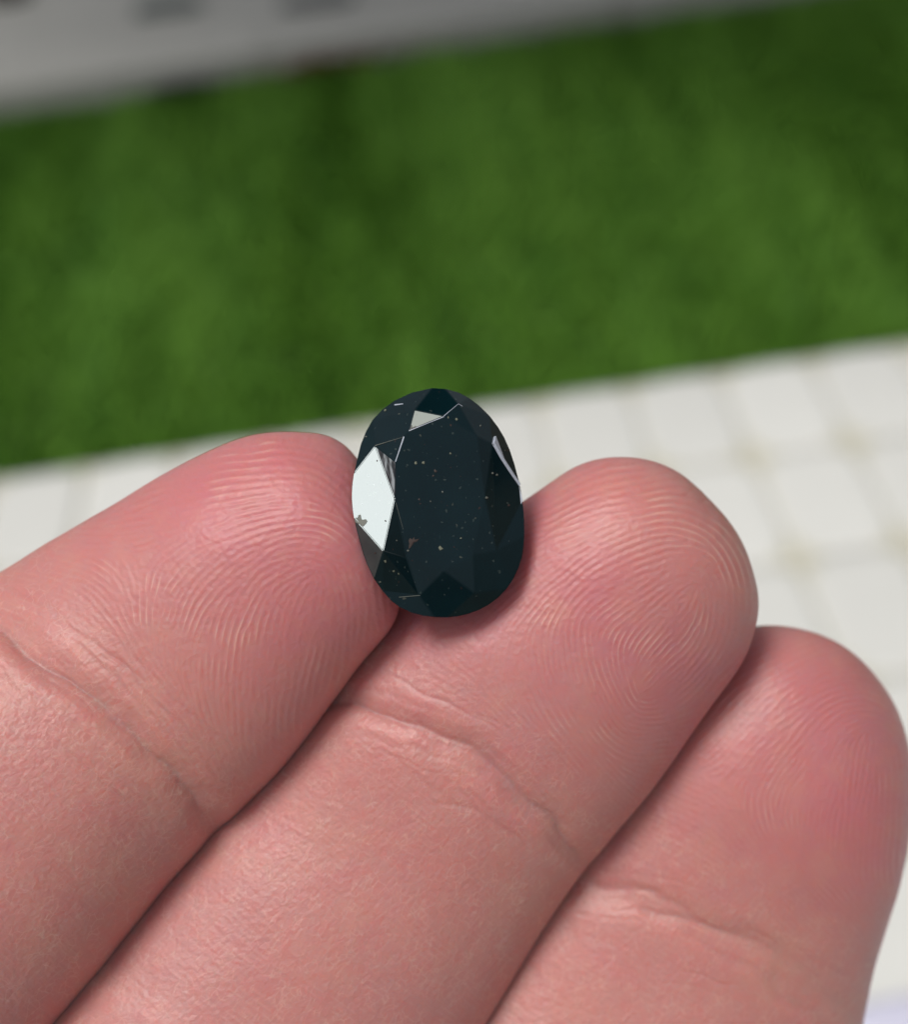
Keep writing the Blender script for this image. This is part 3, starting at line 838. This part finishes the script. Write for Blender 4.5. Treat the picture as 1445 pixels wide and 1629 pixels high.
# facet normals wanted at the left kite: mirror the sun into the lens
q0 = gem_xy(Pt['P0']); vdir = Vector((-(q0[0] - PW / 2) / FPX, (q0[1] - PH / 2) / FPX, 1)).normalized()
nL = (SUN_CAM + vdir).normalized()
def plane_z(p, ref, zref, n):
    q = gem_xy(p); r = gem_xy(ref)
    return zref - (n.x * (q[0] - r[0]) - n.y * (q[1] - r[1])) / n.z
sz = {}
for k, p in St.items(): sz[k] = table_z(p) - (9 if k in ('S45', 'S56', 'S67') else 14)
sz['S01'] = plane_z(St['S01'], Pt['P0'], table_z(Pt['P0']), nL)
sz['S70'] = plane_z(St['S70'], Pt['P0'], table_z(Pt['P0']), nL)
sid = {k: vadd(p, sz[k]) for k, p in St.items()}
gz = [None] * NG
def kite_fill(idx, three):
    a, b_, c_ = [np.array(verts[i]) for i in three]
    n = np.cross(b_ - a, c_ - a)
    for i in idx:
        q = gem_xy(girdle_z[i])
        z = a[2] - (n[0] * (q[0] - a[0]) + n[1] * (q[1] - a[1])) / n[2]
        gz[i] = z if gz[i] is None else gz[i]
def rng_idx(a, b_):
    out = [a % NG]
    while out[-1] != b_ % NG: out.append((out[-1] + 1) % NG)
    return out
# the girdle list runs anticlockwise on screen (top -> left -> bottom -> right)
K0 = rng_idx(8, 12); K1 = rng_idx(3, 4); K2 = rng_idx(49, 50); K7 = rng_idx(17, 18); K6 = rng_idx(23, 24); K5 = rng_idx(30, 31); K4 = rng_idx(38, 39); K3 = rng_idx(45, 45)
kite_fill(K0, (pid['P0'], sid['S01'], sid['S70']))
kite_fill(K1, (pid['P1a'], sid['S01'], sid['S12']))
kite_fill(K2, (pid['P2'], sid['S12'], sid['S23']))
kite_fill(K3, (pid['P3'], sid['S23'], sid['S34']))
kite_fill(K4, (pid['P4'], sid['S34'], sid['S45']))
kite_fill(K5, (pid['P5'], sid['S45'], sid['S56']))
kite_fill(K6, (pid['P6'], sid['S56'], sid['S67']))
kite_fill(K7, (pid['P7'], sid['S67'], sid['S70']))
for i in range(NG):     # keep the girdle near its own plane
    base = TZ - 48 + GX * (gem_xy(girdle_z[i])[0] - 697) - GY * (gem_xy(girdle_z[i])[1] - 800)
    if gz[i] is not None: gz[i] = float(np.clip(gz[i], base - 22, base + 50))
known = [i for i in range(NG) if gz[i] is not None]
gid = [None] * NG
segs = [('S01', K1[-1], K0[0]), ('S70', K0[-1], K7[0]), ('S67', K7[-1], K6[0]), ('S56', K6[-1], K5[0]), ('S45', K5[-1], K4[0]), ('S34', K4[-1], K3[0]), ('S23', K3[-1], K2[0]), ('S12', K2[-1], K1[0])]
halves = []
for S, a, b_ in segs:
    ids = rng_idx(a, b_); m = len(ids) // 2
    h_ = ids[m]
    if gz[h_] is None: gz[h_] = (gz[ids[0]] + gz[ids[-1]]) / 2 - 3
    for part in (ids[:m + 1], ids[m:]):
        s3 = np.array([*gem_xy(St[S]), sz[S]]); e0 = np.array([*gem_xy(girdle_z[part[0]]), gz[part[0]]]); e1 = np.array([*gem_xy(girdle_z[part[-1]]), gz[part[-1]]])
        n = np.cross(e0 - s3, e1 - s3)
        for i in part[1:-1]:
            q = gem_xy(girdle_z[i]); gz[i] = float(s3[2] - (n[0] * (q[0] - s3[0]) + n[1] * (q[1] - s3[1])) / n[2])
        halves.append((S, part))
gid = [vadd(girdle_z[i], gz[i]) for i in range(NG)]
faces.append([pid[k] for k in ('P0', 'P7', 'P6', 'P5', 'P4', 'P3', 'P2', 'P1b', 'P1a', 'P0b')])
def kite(Ps, Sa, K, Sb):      # Sa before K in girdle order, Sb after
    faces.append([pid[Ps[0]], *[sid[Sa]], *[gid[i] for i in K], sid[Sb], *[pid[x] for x in Ps[1:]]])
kite(['P0'], 'S01', K0, 'S70'); kite(['P1b'], 'S12', K1, 'S01'); faces[-1].insert(len(faces[-1]), pid['P1a'])
kite(['P2'], 'S23', K2, 'S12'); kite(['P3'], 'S34', K3, 'S23'); kite(['P4'], 'S45', K4, 'S34'); kite(['P5'], 'S56', K5, 'S45'); kite(['P6'], 'S67', K6, 'S56'); kite(['P7'], 'S70', K7, 'S67')
for S, a, b_ in (('S12', 'P1b', 'P2'), ('S23', 'P2', 'P3'), ('S34', 'P3', 'P4'), ('S45', 'P4', 'P5'), ('S56', 'P5', 'P6'), ('S67', 'P6', 'P7'), ('S70', 'P7', 'P0')):
    faces.append([sid[S], pid[a], pid[b_]])
faces.append([sid['S01'], pid['P1a'], pid['P0b']]); faces.append([sid['S01'], pid['P0b'], pid['P0']])
for S, part in halves:
    faces.append([sid[S], *[gid[i] for i in part]])
# girdle wall and pavilion
cxg, cyg = 698, 802
g2 = []
for i in range(NG):
    x, y, z = verts[gid[i]]; verts.append((cxg + (x - cxg) * .993, cyg + (y - cyg) * .993, z - 9)); g2.append(len(verts) - 1)
mid = []
for k in range(16):
    i = int(round(k * NG / 16)) % NG
    x, y, z = verts[g2[i]]; verts.append((cxg + (x - cxg) * .55, cyg + (y - cyg) * .55, -62)); mid.append((i, len(verts) - 1))
verts.append((cxg, cyg, -88)); cul = len(verts) - 1
for i in range(NG):
    j = (i + 1) % NG; faces.append([gid[i], g2[i], g2[j], gid[j]])
for k in range(16):
    (i, m0), (j, m1) = mid[k], mid[(k + 1) % 16]
    faces.append([m0, *[m for m in [g2[x] for x in rng_idx(i, j)]][::1], m1][::-1])
    faces.append([m0, m1, cul][::-1])
vn = np.array(verts)
Gc = cam_pts(vn[:, 0], vn[:, 1], (vn[:, 2] + 60) * PX)
gw = to_world(Gc); Og = to_world(cam_pts(np.array(698.), np.array(802.), np.array(0.)))
WORN_REFL = {frozenset((sid['S12'], pid['P1b'], pid['P2'])): 1, frozenset((sid['S01'], pid['P0b'], pid['P0'])): 2}  # star facet gets the painted cloud reflection, the other is brushed
bm = bmesh.new()
bv = [bm.verts.new(p) for p in (gw - Og) * 1000.0]
bm.verts.ensure_lookup_table()
for f_ in faces:
    seen = []
    for i in f_:
        if i not in seen: seen.append(i)
    try:
        fnew = bm.faces.new([bv[i] for i in seen]); fnew.material_index = 3 if (seen[0] == sid['S70'] and seen[1] in [gid[q_] for q_ in K0 + list(range(13, 17))] and seen[1] in gid) else WORN_REFL.get(frozenset(seen), 0)
    except ValueError as e: print('face skipped', e)
bmesh.ops.recalc_face_normals(bm, faces=bm.faces)
bmesh.ops.bevel(bm, geom=[e for e in bm.edges if len(e.link_faces) == 2 and e.calc_face_angle() > 0.03], offset=0.035, segments=2, affect='EDGES', clamp_overlap=True)
bmesh.ops.scale(bm, vec=(.001, .001, .001), verts=bm.verts)
gme = bpy.data.meshes.new('gemstone'); bm.to_mesh(gme); bm.free()

mt = NT('dark_gem')
oc = mt.coord(3)
cloud = mt.noise(oc, 380.0, 3)
col = mt.mix(cloud, (0.0010, 0.0066, 0.0092), (0.0025, 0.0150, 0.0195))
for (scale, thr, c_, amt) in ((3800.0, 0.10, (0.04, 0.055, 0.052), .8), (1700.0, 0.05, (0.07, 0.075, 0.06), .9), (2300.0, 0.06, (0.06, 0.025, 0.017), .7)):
    vo = mt.t.nodes.new('ShaderNodeTexVoronoi'); vo.inputs['Scale'].default_value = scale
    wv = mt.n('ShaderNodeTexNoise', None, 1, Vector=oc, Scale=scale * 1.3, Detail=2.0)
    wsc = mt.t.nodes.new('ShaderNodeVectorMath'); wsc.operation = 'SCALE'; mt.t.links.new(wv, wsc.inputs[0]); wsc.inputs['Scale'].default_value = 0.9 / scale
    mt.set(vo.inputs['Vector'], mt.vmath('ADD', mt.vmath('ADD', oc, wsc.outputs[0]), (scale * .013, scale * .007, 0)))
    sepc = mt.t.nodes.new('ShaderNodeSeparateColor'); mt.t.links.new(vo.outputs['Color'], sepc.inputs[0])
    keep = mt.ramp(sepc.outputs[0], 0.72, 0.80, 0, 1)
    size = mt.math('MULTIPLY', sepc.outputs[1], thr * 3.0)
    dot = mt.ramp(mt.math('SUBTRACT', vo.outputs['Distance'], size), -0.05, 0.03, 1, 0)
    col = mt.mix(mt.math('MULTIPLY', mt.math('MULTIPLY', dot, keep), amt), col, c_)
mt.set(mt.b.inputs['Base Color'], col)
mt.b.inputs['Roughness'].default_value = 0.06
mt.b.inputs['IOR'].default_value = 1.46
mt.b.inputs['Specular Tint'].default_value = (0.84, 0.95, 1.0, 1)
mt.set(mt.b.inputs['Normal'], mt.bump(mt.math('ADD', mt.noise(oc, 500.0, 2), mt.math('MULTIPLY', mt.noise(mt.vmath('MULTIPLY', oc, (1, .12, .3)), 9000.0, 2), 0.06)), 0.10, 0.00004))
GEM = mt.m
# a star facet with its cloud reflection painted pale, and a brushed one beside the bright kite
mt = NT('cloud_refl_facet')
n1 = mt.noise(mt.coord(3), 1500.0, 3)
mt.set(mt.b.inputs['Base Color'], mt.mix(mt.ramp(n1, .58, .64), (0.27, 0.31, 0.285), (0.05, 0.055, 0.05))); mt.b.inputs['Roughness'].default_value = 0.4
REFL_CLOUD = mt.m
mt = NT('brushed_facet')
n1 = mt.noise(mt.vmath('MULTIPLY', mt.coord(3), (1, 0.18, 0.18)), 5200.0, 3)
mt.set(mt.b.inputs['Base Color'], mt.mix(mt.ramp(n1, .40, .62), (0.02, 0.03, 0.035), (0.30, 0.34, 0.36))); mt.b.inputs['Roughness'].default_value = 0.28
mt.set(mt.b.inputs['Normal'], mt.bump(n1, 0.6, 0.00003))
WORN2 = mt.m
mt = NT('skin_refl_facet')  # streaky grey colour stands for the skin mirrored in this facet
n1 = mt.noise(mt.vmath('MULTIPLY', mt.coord(3), (.5, 1, 1)), 1600.0, 4)
mt.set(mt.b.inputs['Base Color'], mt.mix(n1, (0.015, 0.022, 0.024), (0.055, 0.064, 0.064))); mt.b.inputs['Roughness'].default_value = 0.35
REFL_SKIN = mt.m
gem = link('gemstone', gme, GEM)
gme.materials.append(REFL_CLOUD); gme.materials.append(WORN2); gme.materials.append(REFL_SKIN)
gem.location = Og
tag(gem, 'blackish green faceted oval gemstone standing between two fingertips', 'gemstone')

# chipped bits, mineral specks and painted edge glints on the polished surface
def fleck_material(name, c_, rough=.6):
    mt = NT(name); n1 = mt.noise(mt.coord(), 6000.0, 3)
    mt.set(mt.b.inputs['Base Color'], mt.mix(n1, tuple(.6 * a for a in c_), c_)); mt.b.inputs['Roughness'].default_value = rough
    return mt.m
from mathutils.bvhtree import BVHTree
GT = BVHTree.FromPolygons([Vector(v.co) for v in gme.vertices], [list(p.vertices) for p in gme.polygons])
CAMl = np.array(CAM) - Og
def on_gem(zx, zy):
    q = gem_xy((zx, zy))
    r = np.array([(q[0] - PW / 2) / FPX, (PH / 2 - q[1]) / FPX, -1.0]) @ CMn[:3, :3].T
    return GT.ray_cast(Vector(CAMl), Vector(r).normalized())
def fleck(name, poly, mat, lift=0.00003, lifts=None):
    """small raised flake whose outline is given on the stone's face"""
    bm = bmesh.new(); top, low = [], []
    for kp, p in enumerate(poly):
        hit, n, *_ = on_gem(*p)
        if hit is None: continue
        low.append(bm.verts.new(hit - n * 0.00002)); top.append(bm.verts.new(hit + n * (lift * random.uniform(.6, 1.4) if lifts is None else lifts[kp])))
    if len(top) < 3: bm.free(); return None
    c0 = sum((t.co for t in top), Vector()) / len(top)
    hit, n, *_ = on_gem(sum(p[0] for p in poly) / len(poly), sum(p[1] for p in poly) / len(poly))
    cv = bm.verts.new(c0 + n * lift * .5)
    for k in range(len(top)):
        j = (k + 1) % len(top)
        bm.faces.new((top[k], top[j], cv)); bm.faces.new((low[k], low[j], top[j], top[k]))
    bmesh.ops.recalc_face_normals(bm, faces=bm.faces)
    m_ = bpy.data.meshes.new(name); bm.to_mesh(m_); bm.free()
    return link(name, m_, mat, gem)
CH_GREY = fleck_material('chip_and_glint_grey', (0.17, 0.18, 0.155)); CH_PALE = fleck_material('inclusion_pale', (0.20, 0.21, 0.15)); CH_RUST = fleck_material('inclusion_rust', (0.055, 0.034, 0.03)); GLINT_EDGE = fleck_material('edge_glint', (0.62, 0.67, 0.78), .3)
o = fleck('chip', [(162, 903), (182, 902), (186, 888), (199, 884), (204, 908), (214, 918), (230, 911), (239, 921), (229, 938), (213, 954), (200, 944), (184, 936), (170, 930)], CH_GREY)
def blob(cx, cy, r, n=7, k=.35):
    return [(cx + r * random.uniform(1 - k, 1 + k) * math.cos(2 * math.pi * i / n), cy + r * random.uniform(1 - k, 1 + k) * math.sin(2 * math.pi * i / n)) for i in range(n)]
for (x, y, r, m_) in ((525, 578, 11, CH_PALE), (568, 577, 10, CH_PALE), (670, 1083, 15, CH_PALE), (394, 1217, 8, CH_PALE), (422, 1232, 7, CH_PALE), (345, 1158, 9, CH_PALE), (728, 524, 8, CH_PALE), (790, 1022, 6, CH_PALE),
                      (941, 785, 9, CH_GREY), (975, 640, 8, CH_GREY), (1003, 650, 7, CH_GREY), (682, 750, 6, CH_GREY), (345, 270, 9, CH_PALE), (765, 322, 9, CH_PALE), (715, 312, 7, CH_PALE), (612, 805, 6, CH_GREY), (316, 1280, 5, CH_PALE), (410, 1036, 5, CH_GREY),
                      (232, 425, 7, CH_GREY), (1072, 828, 8, CH_RUST), (478, 1096, 7, CH_GREY), (346, 921, 7, CH_RUST), (297, 567, 5, CH_RUST), (905, 362, 6, CH_GREY), (545, 795, 7, CH_RUST), (640, 628, 11, CH_RUST), (628, 655, 8, CH_RUST), (285, 1110, 9, CH_RUST)):
    fleck('inclusion', blob(x, y, r * .78, 7, .5), m_)
fleck('inclusion', [(482, 1085), (486, 1055), (482, 1035), (490, 1022), (504, 1030), (514, 1016), (518, 1032), (545, 1026), (530, 1042), (514, 1046), (502, 1064), (492, 1080)], CH_RUST)
# sky glint along the right shoulder edge, painted in as pale slivers
fleck('edge_glint', [(985, 425), (989, 427), (980, 463), (1026, 542), (1081, 628), (1134, 706), (1134, 716), (1075, 632), (1020, 548), (973, 466)], GLINT_EDGE, lifts=[.00012] * 6 + [.00001] * 4)
fleck('edge_glint', [(1133, 716), (1140, 716), (1149, 800), (1145, 822)], GLINT_EDGE, lifts=[.00001, .0001, .0001, .00002])
for a, b_, w in (((690, 303), (775, 232), 2.2), ((775, 232), (800, 246), 2.1), ((455, 425), (405, 572), 3.2), ((285, 478), (455, 425), 2), ((485, 390), (690, 307), 2.2), ((400, 790), (450, 970), 1.5), ((425, 1370), (550, 1359), 2), ((400, 238), (450, 232), 3)):  # bright facet edge lines, put in as pale slivers
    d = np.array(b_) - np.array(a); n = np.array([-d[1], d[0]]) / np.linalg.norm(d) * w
    fleck('edge_glint', [tuple(np.array(a) - n), tuple(np.array(b_) - n * .5), tuple(np.array(b_) + n * .5), tuple(np.array(a) + n)], GLINT_EDGE if w > 2 else CH_GREY, 0.00002)
